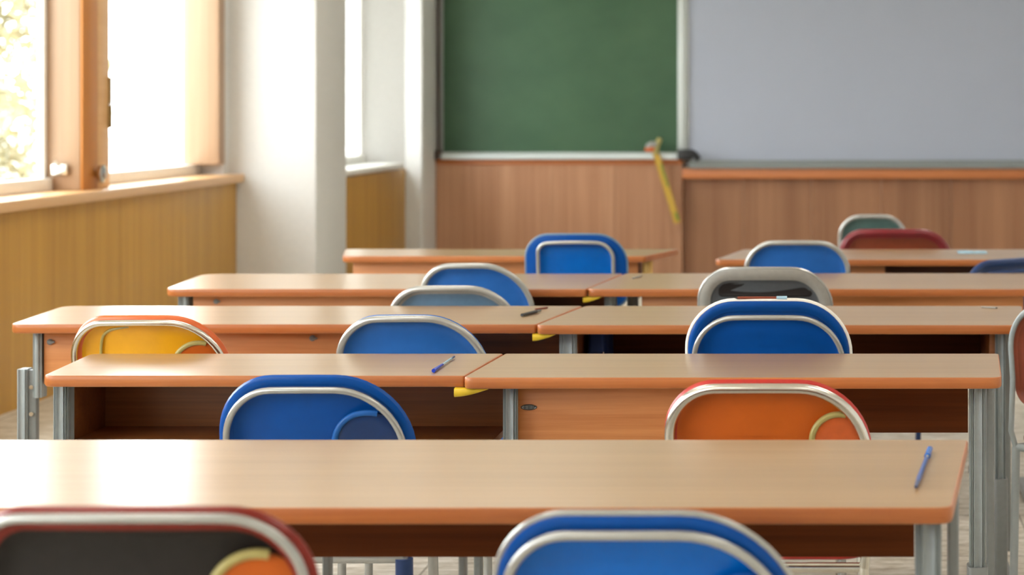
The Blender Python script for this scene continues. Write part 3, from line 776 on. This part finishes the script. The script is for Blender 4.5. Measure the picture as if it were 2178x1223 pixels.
bpart(wb, 'top_rail', (x2, 15.735, 2.301), (2.62, 15.785, 2.33), M['alu'])
bm = bmesh.new()
prof = [(15.785, 0.924), (15.745, 0.922), (15.73, 0.90), (15.665, 0.893), (15.655, 0.90), (15.645, 0.89), (15.65, 0.862), (15.785, 0.8565)]
loft(bm, [[rel(wb, (x, y, z)) for y, z in prof] for x in (x2 + 0.03, 2.61)])
link('pen_tray', bm, M['alu_dark'], wb)

# black eraser at the tray corner
e = thing('board_eraser', 'black board eraser at the corner of the chalk tray', 'eraser', at(1464, 331, 15.60))
bm = bmesh.new(); box(bm, (-0.085, -0.03, -0.035), (0.035, 0.02, 0.048), 0.014, 3); link('body', bm, M['black'], e)
bm = bmesh.new(); tube(bm, smooth_path([(0.0, 0, 0.02), (0.03, -0.005, 0.025), (0.06, -0.008, 0.0), (0.085, -0.01, -0.035)], 2), 0.026, 12); link('handle', bm, M['black'], e)

# yellow pointer hooked over the tray
pt = thing('board_ruler', 'yellow ruler with a green stripe hanging from the chalk tray', 'ruler', at(1394, 322, 15.63))
A = Vector((0, 0, 0)); B = at(1441, 474, 15.63) - pt.location
dirv = (B - A).normalized(); side = Vector((dirv.z, 0, -dirv.x))
if side.x < 0: side = -side
def slat(t0, t1, s0, s1, y0, y1):
    bm = bmesh.new()
    P = [A.lerp(B, t0) + side * s0, A.lerp(B, t0) + side * s1, A.lerp(B, t1) + side * s1, A.lerp(B, t1) + side * s0]
    loft(bm, [[p + Vector((0, y0, 0)) for p in P], [p + Vector((0, y1, 0)) for p in P]])
    return bm
link('blade', slat(0, 1, -0.026, 0.026, -0.006, 0.004), M['mustard'], pt, False)
link('stripe', slat(0.18, 0.5, 0.006, 0.023, -0.0075, -0.006), M['green'], pt, False)
link('end_mark', slat(0.86, 0.97, 0.0, 0.023, -0.0075, -0.006), M['green'], pt, False)
bm = bmesh.new(); tube(bm, smooth_path([(0.0, 0.0, -0.02), (0.005, -0.005, 0.03), (0.035, 0.01, 0.10)], 2), [0.028 - 0.0007 * k for k in range(len(smooth_path([0 * Vector()] * 3, 2)))], 12)
link('grip', bm, M['khaki'], pt)
boxobj('tray_clip', (-0.02, 0.0045, 0.0), (0.02, 0.055, 0.012), M['khaki'], pt, 0.003)
bm = bmesh.new(); tube(bm, smooth_path([(0.01, -0.01, 0.05), (-0.03, -0.015, 0.06), (-0.06, -0.01, 0.03)], 2), 0.024, 12); link('hook', bm, M['grey'], pt)
bm = bmesh.new(); tube(bm, smooth_path([(-0.075, -0.012, 0.01), (-0.045, -0.018, 0.018), (-0.01, -0.018, 0.012)], 2), 0.018, 12); link('clip', bm, M['orange_edge'], pt)

# ------------------------------------------------------------------ outside
structure(boxobj('ground_outside', (-90, -30, -0.62), (-4.3, 120, -0.5), M['lawn']), 'pale paving outside the windows', 'ground')
def make_tree(label, X, Y, h, cr, cz, n, seed):
    rnd = random.Random(seed)
    r = thing('garden_tree', label, 'tree', (X, Y, -0.5), 0, 'trees outside the window')
    bm = bmesh.new()
    tube(bm, [(0, 0, 0), (0.05, 0, h * 0.3), (-0.05, 0.05, h * 0.6), (0, 0, h * 0.9)], [0.16, 0.12, 0.08, 0.03], 10)
    for k in range(9):
        a = rnd.uniform(0, 6.28); z = h * rnd.uniform(0.2, 0.75); l = cr * rnd.uniform(0.5, 0.9)
        tube(bm, smooth_path([(0, 0, z), (l * 0.5 * math.cos(a), l * 0.5 * math.sin(a), z + 0.3), (l * math.cos(a), l * math.sin(a), z + 0.9)], 1), 0.03, 6)
    link('trunk', bm, M['bark'], r)
    bm = bmesh.new()
    cl = []
    for _ in range(70):
        a = rnd.uniform(0, 6.28); q = rnd.uniform(-1, 1); rad = rnd.uniform(0.25, 1) ** 0.6
        s = math.sqrt(1 - q * q)
        cl.append((Vector((cr * rad * s * math.cos(a), cr * rad * s * math.sin(a), cz + (h - cz) * rad * q)), rnd.uniform(0.25, 0.55)))
    for _ in range(n):
        c, s = rnd.choice(cl)
        d = Vector((rnd.gauss(0, 1), rnd.gauss(0, 1), rnd.gauss(0, 1))) * s * 0.6
        p = c + d
        u = Vector((rnd.gauss(0, 1), rnd.gauss(0, 1), rnd.gauss(0, 1))).normalized(); v = u.orthogonal().normalized()
        L = rnd.uniform(0.06, 0.12)
        bm.faces.new([bm.verts.new(q) for q in (p - u * L, p + v * L * 0.45, p + u * L, p - v * L * 0.45)])
    link('foliage', bm, M['leaf'], r, False)
make_tree('loose yellow green tree seen through the left window', -11.55, 25.0, 6.2, 1.9, 2.6, 9000, 3)
make_tree('second tree farther out, seen through the left window', -16.3, 33.0, 6.4, 2.3, 2.6, 8000, 5)

# ------------------------------------------------------------------ light
w = bpy.data.worlds.new('World'); sc.world = w; w.use_nodes = True
bg = w.node_tree.nodes['Background']
bg.inputs['Color'].default_value = (0.965, 0.985, 1.0, 1); bg.inputs['Strength'].default_value = 11.0

def unseen_fill_lamp(label, x, y, pw):  # out-of-view lamps added under the ceiling as fill light
    r = thing('unseen_fill_lamp', label, 'lamp', (x, y, CEIL), 0, 'added fill lamps')
    bm = bmesh.new(); box(bm, (-0.62, -0.14, -0.06), (0.62, 0.14, 0.0), 0.01); link('housing', bm, M['white'], r)
    l = bpy.data.lights.new('fill_glow', 'AREA'); l.shape = 'RECTANGLE'; l.size = 1.15; l.size_y = 0.22; l.energy = pw; l.color = (1.0, 0.94, 0.86)
    o = bpy.data.objects.new('fill_glow', l); COL.objects.link(o); o.parent = r; o.location = (0, 0, -0.065)
FILL_LAMP = 20
for x in (-1.7, 1.4):
    for y in (-3.0, 0.2, 3.4, 6.6, 9.8):
        unseen_fill_lamp('added unseen fill lamp under the ceiling above the desks', x, y, FILL_LAMP)

# ------------------------------------------------------------------ camera
cam = bpy.data.cameras.new('Camera'); co = bpy.data.objects.new('Camera', cam); COL.objects.link(co)
co.location = (0, 0, EYE); co.rotation_euler = (math.radians(90), 0, 0)
cam.sensor_fit = 'HORIZONTAL'; cam.sensor_width = 36.0
cam.lens = F / 2178 * 36.0
cam.shift_x = -(CX - 1089) / 2178; cam.shift_y = -(611.5 - CY) / 2178
cam.clip_start = 0.05; cam.clip_end = 300
cam.dof.use_dof = True; cam.dof.focus_distance = 4.5; cam.dof.aperture_fstop = 4.2
sc.camera = co
sc.view_settings.view_transform = 'Standard'; sc.view_settings.look = 'None'
sc.view_settings.exposure = 0.0; sc.view_settings.gamma = 1.0; sc.view_settings.use_curve_mapping = False
sc.cycles.use_denoising = True
sc.cycles.max_bounces = 10; sc.cycles.diffuse_bounces = 6; sc.cycles.transparent_max_bounces = 16
sc.cycles.sample_clamp_indirect = 8.0
